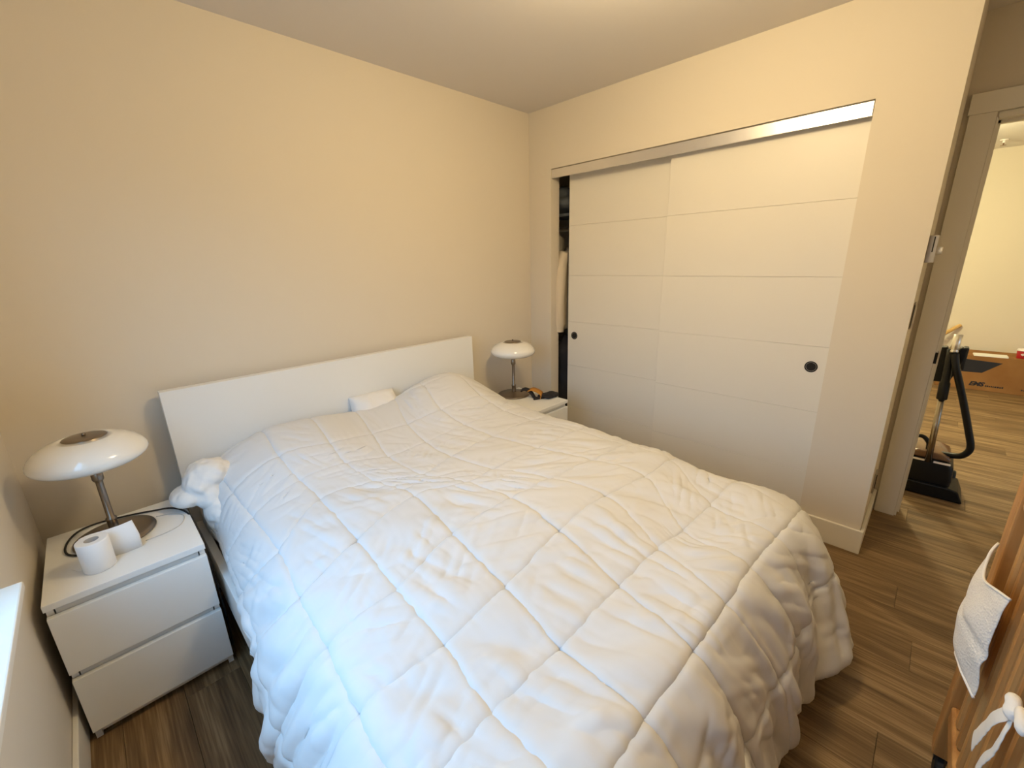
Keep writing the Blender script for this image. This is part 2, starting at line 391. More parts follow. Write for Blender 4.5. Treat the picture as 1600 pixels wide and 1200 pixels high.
# closet contents seen through the gap
bm = bmesh.new(); tube(bm, [(3.15, -0.001, 1.72), (3.15, -2.139, 1.72)], 0.016, 12)
tag(finish('closet_rod', bm, 'steel', smooth=True), 'metal hanging rod inside the dark closet', 'rod')
bm = bmesh.new(); bx(bm, 2.99, 3.398, -2.138, -0.002, 1.80, 1.82)  # shelf gets a dark grey that stands in for shade inside the closet
tag(finish('closet_shelf', bm, 'grey'), 'shelf above the rod inside the closet, coloured dark to match its shade', 'shelf')
def hanging_garment(name, label, y, top, bottom, mat, half, thick, sleeve=None):
    bm = bmesh.new()
    n = 14; prof = []
    for k in range(n+1):
        s = k/n; z = top + (bottom-top)*s
        hw = half*(min(1.0, 0.32+4.2*s) if s < 0.2 else 1.0+0.05*math.sin(s*7))
        prof.append((hw, z))
    ring = []
    for hw, z in prof:
        ring.append([bm.verts.new((math.cos(a)*hw, math.sin(a)*thick*(1+0.25*math.sin(5*a+z*9)), z)) for a in [2*PI*q/28 for q in range(28)]])
    for A, B in zip(ring, ring[1:]):
        for q in range(28): bm.faces.new((A[q], A[(q+1) % 28], B[(q+1) % 28], B[q]))
    bm.faces.new(ring[0]); bm.faces.new(ring[-1])
    t = thing(name, label, 'clothing', (3.15, y, 0))
    finish('body', bm, mat, t, smooth=True)
    if sleeve:
        for s in (-1, 1):
            bm = bmesh.new(); tube(bm, spline([(s*half*0.72, -0.01, top-0.05), (s*half*1.02, -0.012, top-0.17), (s*half*1.12, -0.014, top-0.38), (s*half*1.12, -0.014, sleeve+0.03), (s*half*1.12, -0.014, sleeve)], 5), [0.05]*5+[0.055]*5+[0.05]*5+[0.042]*5+[0.038], 14)
            finish('sleeve', bm, mat, t, smooth=True)
    return t
def hanger(y, label):
    bm = bmesh.new()
    tube(bm, spline([(3.15, y, 1.575), (3.15, y, 1.68), (3.168, y, 1.70), (3.178, y, 1.728), (3.15, y, 1.7455), (3.13, y, 1.735)], 5), 0.0028, 6)
    tube(bm, [(3.15, y, 1.60), (2.96, y, 1.52), (3.34, y, 1.52), (3.15, y, 1.60)], 0.004, 6)
    return tag(finish('clothes_hanger', bm, 'steel', smooth=True), label, 'hanger')
hanger(-0.18, 'wire hanger carrying the beige shirt in the closet gap')
hanging_garment('hanging_shirt', 'beige long-sleeved shirt hanging in the dark closet gap', -0.18, 1.58, 0.95, 'beige', 0.175, 0.040, 0.935)
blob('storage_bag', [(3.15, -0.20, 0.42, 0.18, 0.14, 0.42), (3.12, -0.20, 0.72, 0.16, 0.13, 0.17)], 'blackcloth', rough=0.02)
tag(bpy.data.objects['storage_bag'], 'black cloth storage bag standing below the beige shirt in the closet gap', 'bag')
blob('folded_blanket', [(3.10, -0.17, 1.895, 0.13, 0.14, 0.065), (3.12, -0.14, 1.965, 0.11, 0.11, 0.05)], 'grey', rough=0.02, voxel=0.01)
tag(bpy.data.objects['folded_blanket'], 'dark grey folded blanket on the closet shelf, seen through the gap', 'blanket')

# ------------------------------------------------------------------ bed frame, mattress
BX0, BX1 = 0.452, 2.145
bed = thing('bed_frame', 'white low bed frame with a tall plain panel headboard', 'bed', (1.30, -1.1, 0))
def bpart(name, x0, x1, y0, y1, z0, z1, mat='lam', bevel=0.002):
    return box(name, (x0-1.30, x1-1.30, y0+1.1, y1+1.1, z0, z1), mat, bed, bevel=bevel)
bpart('headboard', BX0, BX1, -0.085, -0.040, 0.0, 1.0)
bpart('side_rail', 0.460, 0.488, -2.09, -0.0855, 0.20, 0.38)
bpart('side_rail', BX1-0.048, BX1-0.022, -2.09, -0.0855, 0.20, 0.38)
bpart('footboard', 0.460, BX1-0.022, -2.118, -2.0905, 0.0, 0.38)
bpart('slat_base', 0.505, BX1-0.053, -2.06, -0.10, 0.24, 0.265, 'lam_in')
mt = box('mattress', (0.512, BX1-0.06, -2.05, -0.10, 0.267, 0.47), 'mattress', bevel=0.05, seg=4)
tag(mt, 'pale mattress on the bed frame under the white comforter', 'mattress')

# ------------------------------------------------------------------ pillows
def pillow(name, label, c, half, thick, rz, tilt=0):
    n = 26; bm = bmesh.new(); top = {}; bot = {}
    for a in range(n+1):
        for b in range(n+1):
            u = -1+2*a/n; v = -1+2*b/n
            puff = ((1-u**4)*(1-v**4))**0.55
            pinch = 1-0.10*(abs(u)**3)*(1-abs(v)**2) * 0.6
            x = u*half[0]*(1-0.06*(1-u*u)*0)*1.0; y = v*half[1]*pinch
            wz = 0.006*noise.noise(Vector((u*4, v*4, c[0])))
            top[a, b] = bm.verts.new((x, y, thick*puff+wz)); 
            if a in (0, n) or b in (0, n): bot[a, b] = top[a, b]
            else: bot[a, b] = bm.verts.new((x, y, -thick*puff*0.8+wz))
    for a in range(n):
        for b in range(n):
            bm.faces.new((top[a, b], top[a+1, b], top[a+1, b+1], top[a, b+1]))
            bm.faces.new((bot[a, b+1], bot[a+1, b+1], bot[a+1, b], bot[a, b]))
    o = finish(name, bm, 'linen', smooth=True); o.location = c; o.rotation_euler = (tilt, 0, rz)
    s = o.modifiers.new('sub', 'SUBSURF'); s.levels = 1; s.render_levels = 1
    return tag(o, label, 'pillow', 'pillows at the headboard')
pillow('pillow', 'white pillow under the comforter at the lamp end beyond the bed', (1.74, -0.30, 0.575), (0.34, 0.19), 0.085, 0.03, 0.10)
pillow('pillow', 'white pillow standing against the headboard, its corner showing above the comforter edge', (1.362, -0.165, 0.655), (0.135, 0.150), 0.075, -0.05, 1.05)

# ------------------------------------------------------------------ comforter
NODES = {  # row: list over columns -2..9 of (x, y, z)
 0: [(.52,-.10,.36),(.52,-.10,.46),(.60,-.10,.60),(.77,-.10,.66),(.98,-.10,.66),(1.22,-.11,.60),(1.45,-.13,.60),(1.64,-.12,.74),(1.88,-.11,.75),(2.12,-.10,.56),(2.22,-.10,.36),(2.23,-.12,.24)],
 1: [(.52,-.25,.36),(.515,-.22,.46),(.575,-.21,.645),(.774,-.202,.738),(.981,-.218,.744),(1.229,-.16,.70),(1.463,-.18,.72),(1.62,-.25,.785),(1.86,-.27,.795),(2.11,-.25,.62),(2.24,-.25,.40),(2.25,-.26,.20)],
 2: [(.535,-.42,.40),(.520,-.42,.46),(.585,-.42,.605),(.763,-.424,.697),(.965,-.456,.697),(1.183,-.429,.663),(1.375,-.451,.665),(1.563,-.49,.705),(1.84,-.497,.715),(2.10,-.47,.60),(2.25,-.47,.40),(2.26,-.47,.18)],
 3: [(.530,-.60,.40),(.512,-.60,.44),(.600,-.60,.560),(.783,-.583,.632),(.969,-.596,.641),(1.144,-.651,.625),(1.349,-.654,.629),(1.596,-.645,.645),(1.90,-.63,.638),(2.13,-.62,.575),(2.26,-.62,.38),(2.27,-.62,.15)],
 4: [(.515,-.80,.39),(.500,-.81,.425),(.606,-.87,.545),(.799,-.738,.598),(1.005,-.796,.611),(1.158,-.905,.618),(1.345,-.859,.619),(1.645,-.815,.609),(1.97,-.79,.595),(2.16,-.80,.545),(2.27,-.80,.33),(2.28,-.80,.10)],
 5: [(.468,-1.03,.35),(.472,-1.07,.40),(.580,-1.13,.535),(.785,-1.081,.592),(1.051,-1.013,.613),(1.242,-1.103,.619),(1.394,-1.087,.619),(1.696,-1.076,.605),(2.02,-1.06,.588),(2.19,-1.06,.52),(2.28,-1.06,.29),(2.29,-1.06,.07)],
 6: [(.432,-1.24,.16),(.442,-1.31,.34),(.570,-1.35,.53),(.762,-1.368,.585),(1.005,-1.31,.61),(1.28,-1.31,.62),(1.497,-1.322,.616),(1.775,-1.334,.598),(2.06,-1.33,.575),(2.21,-1.33,.49),(2.28,-1.33,.26),(2.29,-1.33,.06)],
 7: [(.425,-1.50,.11),(.432,-1.54,.33),(.550,-1.57,.525),(.756,-1.598,.566),(.977,-1.587,.585),(1.27,-1.547,.598),(1.56,-1.54,.597),(1.826,-1.565,.580),(2.07,-1.56,.563),(2.22,-1.56,.47),(2.28,-1.56,.25),(2.29,-1.56,.06)],
 8: [(.420,-1.75,.10),(.428,-1.78,.32),(.535,-1.80,.515),(.731,-1.80,.554),(.947,-1.81,.563),(1.212,-1.813,.572),(1.442,-1.817,.571),(1.59,-1.832,.570),(1.813,-1.841,.566),(2.06,-1.85,.558),(2.25,-1.84,.43),(2.29,-1.84,.20)],
 9: [(.420,-1.99,.10),(.428,-2.02,.32),(.540,-2.03,.505),(.730,-2.03,.553),(.936,-2.031,.562),(1.159,-2.041,.568),(1.357,-2.045,.569),(1.553,-2.045,.567),(1.774,-2.061,.560),(1.985,-2.075,.545),(2.19,-2.06,.45),(2.29,-2.06,.20)],
10: [(.420,-2.20,.10),(.440,-2.21,.22),(.560,-2.19,.34),(.75,-2.17,.345),(.97,-2.16,.345),(1.21,-2.165,.345),(1.44,-2.17,.345),(1.62,-2.175,.345),(1.80,-2.165,.36),(2.005,-2.205,.37),(2.14,-2.165,.26),(2.22,-2.10,.12)],
11: [(.43,-2.25,.06),(.48,-2.27,.06),(.58,-2.26,.08),(.78,-2.24,.10),(1.02,-2.225,.10),(1.26,-2.22,.105),(1.47,-2.215,.105),(1.63,-2.22,.10),(1.755,-2.235,.10),(1.955,-2.305,.105),(2.08,-2.25,.08),(2.17,-2.17,.06)]}
def catmull(A, n, axis):
    """upsample array A along axis, n samples per segment"""
    A = np.moveaxis(A, axis, 0); K = A.shape[0]
    ext = np.concatenate([2*A[:1]-A[1:2], A, 2*A[-1:]-A[-2:-1]])
    out = []
    for i in range(K-1):
        p0, p1, p2, p3 = ext[i], ext[i+1], ext[i+2], ext[i+3]
        for s in range(n):
            t = s/n
            out.append(0.5*(2*p1+(p2-p0)*t+(2*p0-5*p1+4*p2-p3)*t*t+(3*p1-p0-3*p2+p3)*t**3))
    out.append(A[-1]); return np.moveaxis(np.array(out), 0, axis)
def normals(X):
    du = np.gradient(X, axis=1); dv = np.gradient(X, axis=0)
    n = np.cross(dv, du); n /= np.linalg.norm(n, axis=2, keepdims=True)+1e-12
    return n
def build_comforter(N=36, iters=150):
    rng = np.random.default_rng(11)
    P = np.array([NODES[r] for r in range(12)], float)             # rows, cols, 3
    T = catmull(catmull(P, N, 1), N, 0)
    R, S = T.shape[:2]
    nT = normals(T)
    if nT[R//2, S//2, 2] < 0: nT = -nT
    a = np.arange(R) % N / N; b = np.arange(S) % N / N
    bump = np.sqrt(np.abs(np.sin(PI*a)))[:, None]*np.sqrt(np.abs(np.sin(PI*b)))[None, :]
    seam = ((np.arange(R) % N == 0)[:, None] | (np.arange(S) % N == 0)[None, :])
    cross = ((np.arange(R) % N == 0)[:, None] & (np.arange(S) % N == 0)[None, :])
    def smooth_noise(k):
        q = rng.standard_normal((R, S))
        f = np.fft.rfft2(q); ky = np.fft.fftfreq(R)[:, None]; kx = np.fft.rfftfreq(S)[None, :]
        f *= np.exp(-((ky**2+kx**2)*(k**2)*12)); q = np.fft.irfft2(f, s=(R, S)); return q/q.std()
    X = T + nT*(bump*0.006)[..., None] + nT*(0.0020*smooth_noise(3.0))[..., None] + 0.0008*np.stack([smooth_noise(4) for _ in range(3)], 2)
    Lh = np.linalg.norm(T[:, 1:]-T[:, :-1], axis=2); Lv = np.linalg.norm(T[1:]-T[:-1], axis=2)
    # per-cell slack: some cells taut, some loose
    cell = rng.uniform(0.0, 0.03, (R//N+2, S//N+2)); cell2 = rng.uniform(0.0, 0.03, (R//N+2, S//N+2))
    ii = np.arange(R)//N; jj = np.arange(S)//N
    eh = cell[ii][:, jj]; ev = cell2[ii][:, jj]
    row = np.arange(R)[:, None]/N; col = np.arange(S)[None, :]/N-2
    side = np.clip((0.2-col)/1.0, 0, 1)+np.clip((row-9.1)/1.0, 0, 1)          # loose hanging sides
    eh = eh+0.05*side; ev = ev+0.05*side
    Lh = Lh*(1+eh[:, 1:]); Lv = Lv*(1+ev[1:])
    Ld = np.sqrt(Lh[:-1]**2+Lv[:, 1:]**2)
    Tseam = T - nT*0.006
    cnt = np.zeros((R, S, 1)); cnt[:, 1:] += 1; cnt[:, :-1] += 1; cnt[1:] += 1; cnt[:-1] += 1; cnt += 1.2
    press = 0.00035*(1-seam)
    hemw = np.ones((R, S)); hemw[-1] = 0.5; hemw[:, 0] = 0.5
    for it in range(iters):
        n = normals(X)
        sgn = np.sign((n*nT).sum(2, keepdims=True)); n = n*sgn
        X = X + n*press[..., None]
        for sub in range(2):
            D = np.zeros_like(X)
            d = X[:, 1:]-X[:, :-1]; l = np.linalg.norm(d, axis=2); c = ((l-Lh)/(l+1e-9)*0.5)[..., None]*d
            D[:, :-1] += c; D[:, 1:] -= c
            d = X[1:]-X[:-1]; l = np.linalg.norm(d, axis=2); c = ((l-Lv)/(l+1e-9)*0.5)[..., None]*d
            D[:-1] += c; D[1:] -= c
            # weak shear
            d = X[1:, 1:]-X[:-1, :-1]; l = np.linalg.norm(d, axis=2); c = ((l-Ld)/(l+1e-9)*0.12)[..., None]*d
            D[:-1, :-1] += c; D[1:, 1:] -= c
            d = X[1:, :-1]-X[:-1, 1:]; l = np.linalg.norm(d, axis=2); c = ((l-Ld)/(l+1e-9)*0.12)[..., None]*d
            D[:-1, 1:] += c; D[1:, :-1] -= c
            X = X + D*(1.35/cnt)
        # light bending resistance
        L = np.zeros_like(X); L[1:-1, 1:-1] = (X[:-2, 1:-1]+X[2:, 1:-1]+X[1:-1, :-2]+X[1:-1, 2:])/4-X[1:-1, 1:-1]
        X = X + L*0.07
        k = np.where(seam, 0.45, 0.0)*hemw; k[cross] = 0.8*hemw[cross]
        X = X + (Tseam-X)*k[..., None]
        off = ((X-T)*nT).sum(2); corr = np.clip(off, -0.010, (0.011+0.006*np.clip(side, 0, 1)))-off
        X = X + nT*corr[..., None]
        tan = (X-T) - nT*((X-T)*nT).sum(2)[..., None]
        X = X - tan*0.02
    # folds and wrinkles: elongated noise in the cloth, lying across the pull of the stitches
    def aniso(along, across, ang):
        q = rng.standard_normal((R, S)); f = np.fft.fft2(q)
        ky = np.fft.fftfreq(R)[:, None]; kx = np.fft.fftfreq(S)[None, :]
        c_, s_ = math.cos(ang), math.sin(ang); ka = kx*c_+ky*s_; kb = -kx*s_+ky*c_
        f *= np.exp(-19.7*((ka*along)**2+(kb*across)**2)); q = np.real(np.fft.ifft2(f)); return q/q.std()
    def mask(k, lo, hi): return np.clip((smooth_noise(k)-lo)/(hi-lo), 0, 1)
    cm = N/24.0                                                    # grid steps per centimetre
    env = (np.abs(np.sin(PI*a))[:, None]*np.abs(np.sin(PI*b))[None, :])**0.45
    body = np.clip((row-3.2)/2.0, 0, 1)
    ridge = lambda q: np.tanh(1.4*q)
    hgt = 0.0044*ridge(aniso(7*cm, 0.95*cm, 0.55))*mask(9*cm, -0.2, 0.9)*(0.6+0.4*body)
    hgt += 0.0044*ridge(aniso(7*cm, 0.95*cm, 1.25))*mask(9*cm, -0.2, 0.9)*(0.6+0.4*body)
    hgt += 0.0032*ridge(aniso(5*cm, 0.75*cm, -0.5))*mask(8*cm, 0.1, 1.0)
    hgt += 0.0022*ridge(aniso(6*cm, 0.8*cm, 0.0))*mask(8*cm, 0.0, 1.0)
    hgt += 0.0050*aniso(11*cm, 2.4*cm, 0.8)*body
    # puckers running away from the seams
    da = np.minimum(a, 1-a)*24; db = np.minimum(b, 1-b)*24           # cm from the nearest seam
    pk = 0.0023*ridge(aniso(3.2*cm, 0.5*cm, PI/2))*np.exp(-da/2.6)[:, None] + 0.0023*ridge(aniso(3.2*cm, 0.5*cm, 0))*np.exp(-db/2.6)[None, :]
    hgt = hgt*env + pk*(env+0.15)
    lf = np.clip((0.35-col)/1.1, 0, 1)*np.clip((row-3.5)/2, 0, 1); ft = np.clip((row-9.0)/0.9, 0, 1)
    fold = 0.011*lf*aniso(13*cm, 1.7*cm, 0.12)*np.clip(0.35+env, 0, 1) + 0.010*ft*aniso(13*cm, 2.6*cm, PI/2+0.1)*np.clip(0.35+env, 0, 1)
    hgt = hgt + np.clip(fold, -0.02, 0.02)
    n = normals(X); n = n*np.sign((n*nT).sum(2, keepdims=True))
    X = X + n*hgt[..., None]
    me = bpy.data.meshes.new('comforter')
    idx = np.arange(R*S).reshape(R, S)
    F = np.stack([idx[:-1, :-1], idx[:-1, 1:], idx[1:, 1:], idx[1:, :-1]], -1).reshape(-1, 4)
    me.from_pydata(X.reshape(-1, 3).tolist(), [], F.tolist())
    me.polygons.foreach_set('use_smooth', [True]*len(me.polygons)); me.update()
    if me.polygons[len(me.polygons)//2].normal.z < 0: me.flip_normals()
    me.materials.append(M['duvet'])
    o = bpy.data.objects.new('comforter', me); C.objects.link(o)
    s = o.modifiers.new('thick', 'SOLIDIFY'); s.thickness = 0.014; s.offset = -1
    # stitched seam thread along both directions, slightly sunk
    return o, X, nT, N
cf, CX, CN, NC = build_comforter()
tag(cf, 'white quilted comforter with stitched squares spread over the bed', 'comforter')

# bunched end of the left pillow, hanging over the mattress corner by the nightstand
pil = blob('pillow', [(0.535, -0.25, 0.660, 0.085, 0.105, 0.056), (0.500, -0.265, 0.640, 0.062, 0.090, 0.052), (0.70, -0.27, 0.60, 0.17, 0.13, 0.07),
                (0.455, -0.262, 0.598, 0.070, 0.082, 0.038), (0.515, -0.29, 0.590, 0.058, 0.080, 0.060), (0.535, -0.32, 0.505, 0.055, 0.12, 0.085), (0.545, -0.40, 0.47, 0.045, 0.10, 0.05)], 'linen', voxel=0.005, rough=0.006, freq=6, smooth=8)
tx = bpy.data.textures.new('cloth_creases', 'MARBLE'); tx.noise_scale = 0.085; tx.turbulence = 9; tx.marble_type = 'SOFT'; tx.noise_depth = 2
dm = pil.modifiers.new('creases', 'DISPLACE'); dm.texture = tx; dm.strength = 0.012; dm.mid_level = 0.5; dm.texture_coords = 'LOCAL'
sm = pil.modifiers.new('soft', 'SMOOTH'); sm.factor = 0.5; sm.iterations = 3
tag(pil, 'white crumpled pillow end bulging out beside the lamp and toilet paper nightstand', 'pillow', 'pillows at the headboard')

# ------------------------------------------------------------------ nightstands
def make_nightstand(label):
    t = thing('nightstand', label, 'nightstand', (0, 0, 0), 0, 'white two-drawer nightstands')
    w2, d2 = 0.20, 0.237                                   # local: front is -y
    box('top', (-w2, w2, -d2, d2, 0.528, 0.55), 'lam', t, bevel=0.0015)
    bm = bmesh.new(); bx(bm, -w2+0.002, -w2+0.018, -d2+0.022, d2-0.002, 0, 0.5275); finish('side_panel', bm, 'lam', t)
    bm = bmesh.new(); bx(bm, w2-0.018, w2-0.002, -d2+0.022, d2-0.002, 0, 0.5275); finish('side_panel', bm, 'lam', t)
    box('back_panel', (-w2+0.0185, w2-0.0185, d2-0.010, d2-0.004, 0.05, 0.527), 'lam_in', t)
    box('plinth', (-w2+0.0185, w2-0.0185, -d2+0.030, -d2+0.044, 0.012, 0.075), 'lam', t)
    for z0, z1 in ((0.045, 0.262), (0.288, 0.502)):
        d = box('drawer', (-w2+0.001, w2-0.001, -d2, -d2+0.019, z0, z1), 'lam', t, bevel=0.0015)
        bm = bmesh.new()
        bx(bm, -w2+0.022, w2-0.022, -d2+0.0195, -d2+0.030, z0+0.01, z1+0.020)
        finish('drawer_lip', bm, 'lam_in', d)
        bm = bmesh.new(); bx(bm, -w2+0.030, w2-0.030, -d2+0.0305, d2-0.02, z0+0.012, z1-0.03); finish('drawer_box', bm, 'lam_in', d)
    return t
ns = make_nightstand('white two-drawer nightstand with the toilet roll, between window and bed')
ns.location = (0.2296, -0.374, 0)
ns2 = dup(ns, (2.350, -0.366, 0), 0, 'white two-drawer nightstand beside the closet, carrying the farther lamp')

# ------------------------------------------------------------------ lamps
def make_lamp(label):
    t = thing('table_lamp', label, 'lamp', (0, 0, 0), 0, 'flying saucer table lamps')
    bm = bmesh.new(); lathe(bm, [(0, 0.0), (0.112, 0.0), (0.117, 0.004), (0.115, 0.009), (0.10, 0.014), (0.05, 0.021), (0.018, 0.026), (0, 0.027)], n=64)
    finish('base', bm, 'nickel', t, smooth=True)
    bm = bmesh.new(); lathe(bm, [(0, 0.022), (0.015, 0.022), (0.0165, 0.030), (0.0145, 0.034), (0.0145, 0.066), (0.0160, 0.068), (0.0160, 0.074), (0.0105, 0.080), (0.0102, 0.215), (0.0105, 0.222), (0.0150, 0.228), (0.0165, 0.232), (0.0165, 0.256), (0.013, 0.262), (0.013, 0.275), (0, 0.275)], n=32)
    finish('stem', bm, 'nickel', t, smooth=True)
    prof_o = [(0.058, 0.392), (0.080, 0.389), (0.105, 0.381), (0.128, 0.368), (0.146, 0.351), (0.156, 0.335), (0.1585, 0.324), (0.155, 0.313), (0.145, 0.303), (0.128, 0.294), (0.105, 0.287), (0.085, 0.284)]
    prof_i = [(0.082, 0.287), (0.103, 0.290), (0.126, 0.298), (0.142, 0.306), (0.152, 0.317), (0.1545, 0.325), (0.152, 0.334), (0.142, 0.349), (0.125, 0.364), (0.103, 0.377), (0.079, 0.385), (0.058, 0.388)]
    bm = bmesh.new(); lathe(bm, prof_o+prof_i+[prof_o[0]], n=72, cap=False)
    bmesh.ops.remove_doubles(bm, verts=bm.verts[:], dist=1e-5)
    finish('shade', bm, 'opal', t, smooth=True)
    bm = bmesh.new(); lathe(bm, [(0.0, 0.270), (0.030, 0.270), (0.060, 0.276), (0.082, 0.282), (0.084, 0.287), (0.0, 0.286)], n=48)
    finish('diffuser', bm, 'opal', t, smooth=True)
    bm = bmesh.new(); lathe(bm, [(0, 0.400), (0.010, 0.3995), (0.045, 0.3970), (0.057, 0.3945), (0.0595, 0.391), (0.057, 0.387), (0, 0.387)], n=48)
    cap = finish('cap', bm, 'nickel', t, smooth=True); cap['label'] = 'brushed metal disc on the shade'
    bm = bmesh.new(); lathe(bm, [(0, 0.409), (0.004, 0.408), (0.0055, 0.404), (0.005, 0.398), (0, 0.398)], n=16)
    finish('finial', bm, 'nickel', cap, smooth=True)
    return t
lamp = make_lamp('white glass mushroom-shade table lamp on the nightstand with the toilet roll')
lamp.location = (0.2135, -0.305, 0.5502)
lamp2 = dup(lamp, (2.392, -0.232, 0.5502), 0.4, 'white glass mushroom-shade table lamp on the nightstand beside the closet')

# black lamp cable on the left nightstand, going down between nightstand and bed
zc = 0.5545
bm = bmesh.new(); tube(bm, spline([(0.150, -0.410, zc), (0.088, -0.34, zc), (0.082, -0.26, zc+0.001), (0.11, -0.182, zc+0.001), (0.165, -0.158, zc+0.001), (0.255, -0.178, zc+0.001), (0.331, -0.21, zc+0.001), (0.388, -0.252, zc+0.004), (0.425, -0.33, zc-0.002), (0.4365, -0.40, 0.51), (0.4395, -0.48, 0.42), (0.442, -0.545, 0.28), (0.442, -0.55, 0.10), (0.441, -0.50, 0.0038), (0.441, -0.30, 0.0038)], 7), 0.0034, 8)
tag(finish('lamp_cable', bm, 'rubber', smooth=True), 'black cable curling round the lamp base and over the nightstand edge', 'cable')
bm = bmesh.new(); tube(bm, spline([(0.333, -0.265, 0.5518), (0.375, -0.285, 0.5518), (0.410, -0.335, 0.5518), (0.395, -0.40, 0.5518), (0.350, -0.428, 0.5518), (0.285, -0.433, 0.5518)], 8), 0.0016, 6)
tag(finish('thin_cable', bm, 'whitecable', smooth=True), 'thin pale grey cable lying in a curve on the white nightstand top', 'cable')

# toilet roll with a loose sheet standing out
tr = thing('toilet_paper_roll', 'white toilet paper roll standing upright with a loose sheet', 'toilet paper', (0.163, -0.500, 0.5503), 0.0)
bm = bmesh.new(); h = 0.105; r0, r1 = 0.0185, 0.041
lathe(bm, [(r0, 0.0), (r1-0.002, 0.0), (r1, 0.002), (r1, h-0.002), (r1-0.002, h), (r0, h), (r0, 0.0)], n=56, cap=False)
bmesh.ops.remove_doubles(bm, verts=bm.verts[:], dist=1e-5)
finish('roll', bm, 'paper', tr, smooth=False, bevel=0)
for p in bpy.data.objects['roll'].data.polygons: p.use_smooth = abs(p.normal.z) < 0.5
bm = bmesh.new(); lathe(bm, [(r0-0.0012, 0.0005), (r0-0.0002, 0.0005), (r0-0.0002, h-0.0005), (r0-0.0012, h-0.0005), (r0-0.0012, 0.0005)], n=40, cap=False)
bmesh.ops.remove_doubles(bm, verts=bm.verts[:], dist=1e-5)
finish('core', bm, 'cardtube', tr, smooth=True)
bm = bmesh.new(); A = []; B = []
path = [(0.0415*math.cos(a), 0.0415*math.sin(a)) for a in np.linspace(PI*0.75, PI*0.40, 8)]
path += [(0.045, 0.036), (0.070, 0.033), (0.092, 0.034), (0.106, 0.036), (0.112, 0.037)]
for k, (x, y) in enumerate(path):
    s = max(0, k-8)
    A.append([bm.verts.new((x, y, 0.0006)), bm.verts.new((x, y, h*0.5)), bm.verts.new((x-0.002*s, y+0.0015*s, h+0.001*min(s, 2)))])
for a, b in zip(A, A[1:]):
    for q in range(2): bm.faces.new((a[q], b[q], b[q+1], a[q+1]))
ls = finish('loose_sheet', bm, 'paper', tr, smooth=True); md = ls.modifiers.new('t', 'SOLIDIFY'); md.thickness = 0.0009
# little card tucked behind the roll
bm = bmesh.new(); bx(bm, -0.028, 0.028, -0.020, 0.020, 0, 0.001)
pc = finish('paper_slip', bm, 'sheet'); pc.location = (0.128, -0.452, 0.5502); pc.rotation_euler = (0, 0, 0.5)
tag(pc, 'small white paper slip behind the toilet roll on the nightstand', 'paper')

# black and orange bundle on the far nightstand
bun = thing('strap_bundle', 'black cloth strap bundle with an orange patch on the far nightstand', 'strap', (2.45, -0.42, 0.5502), 0.0)
blob('pouch', [(0.058, -0.055, 0.020, 0.062, 0.045, 0.020), (0.095, -0.07, 0.016, 0.035, 0.030, 0.016), (0.02, -0.02, 0.016, 0.04, 0.03, 0.016)], 'blackcloth', bun, voxel=0.005, rough=0.006, freq=40, smooth=3)
bm = bmesh.new(); pts = spline([(-0.07, 0.10, 0.052), (-0.055, 0.075, 0.060), (-0.035, 0.045, 0.045), (-0.03, 0.015, 0.012), (-0.05, -0.01, 0.006), (-0.01, -0.03, 0.006), (0.04, -0.05, 0.007)], 6)
for side in (0,):
    rows = [[bm.verts.new((p.x-0.012+0.024*q, p.y+0.006*q, p.z-0.004+0.016*q)) for q in (0, 1)] for p in pts]
    for a, b in zip(rows, rows[1:]): bm.faces.new((a[0], b[0], b[1], a[1]))
st = finish('strap', bm, 'blackcloth', bun, smooth=True); md = st.modifiers.new('t', 'SOLIDIFY'); md.thickness = 0.008
bm = bmesh.new(); rows = []
for p in spline([(-0.028, 0.075, 0.050), (-0.010, 0.05, 0.058), (0.012, 0.02, 0.045), (0.010, -0.02, 0.030), (-0.012, -0.035, 0.012)], 5):
    rows.append([bm.verts.new((p.x-0.032, p.y-0.020, p.z)), bm.verts.new((p.x, p.y, p.z+0.004)), bm.verts.new((p.x+0.036, p.y+0.018, p.z+0.001))])
for a, b in zip(rows, rows[1:]):
    for q in range(2): bm.faces.new((a[q], b[q], b[q+1], a[q+1]))
op = finish('orange_patch', bm, 'orange', bun, smooth=True); md = op.modifiers.new('t', 'SOLIDIFY'); md.thickness = 0.004
op['label'] = 'orange folded cloth patch'

# ------------------------------------------------------------------ switches on the return wall
th = thing('thermostat', 'grey wall thermostat with a dial above the light switch', 'thermostat', (2.905, E, 1.49))
box('cover', (-0.035, 0.035, -0.030, 0, -0.055, 0.055), 'plate', th, bevel=0.003)
box('slot', (-0.0355, -0.0345, -0.0195, -0.0155, -0.012, 0.050), 'dark', th)
bm = bmesh.new(); lathe(bm, [(0, 0), (0.016, 0), (0.015, 0.016), (0.012, 0.018), (0, 0.018)], n=24)
for v in bm.verts: p = v.co.copy(); v.co = Vector((p.x, -p.z-0.030, p.y-0.006))
kn = finish('dial', bm, 'trim', th, smooth=False)
swt = thing('light_switch', 'white light switch plate at the closet wall corner below the thermostat', 'switch', (2.935, E, 1.205))
box('plate', (-0.035, 0.035, -0.007, 0, -0.058, 0.058), 'plate', swt, bevel=0.002)
box('rocker', (-0.017, 0.017, -0.011, -0.0065, -0.034, 0.034), 'trim', swt, bevel=0.0015)
box('slot', (-0.0356, -0.0345, -0.0052, -0.0025, -0.050, 0.050), 'dark', swt)
ot = thing('power_outlet', 'wall outlet plate low on the closet return wall above the baseboard', 'outlet', (3.08, E, 0.31))
box('plate', (-0.035, 0.035, -0.007, 0, -0.058, 0.058), 'plate', ot, bevel=0.002)
box('socket', (-0.017, 0.017, -0.010, -0.0065, -0.034, 0.034), 'dark', ot, bevel=0.0015)

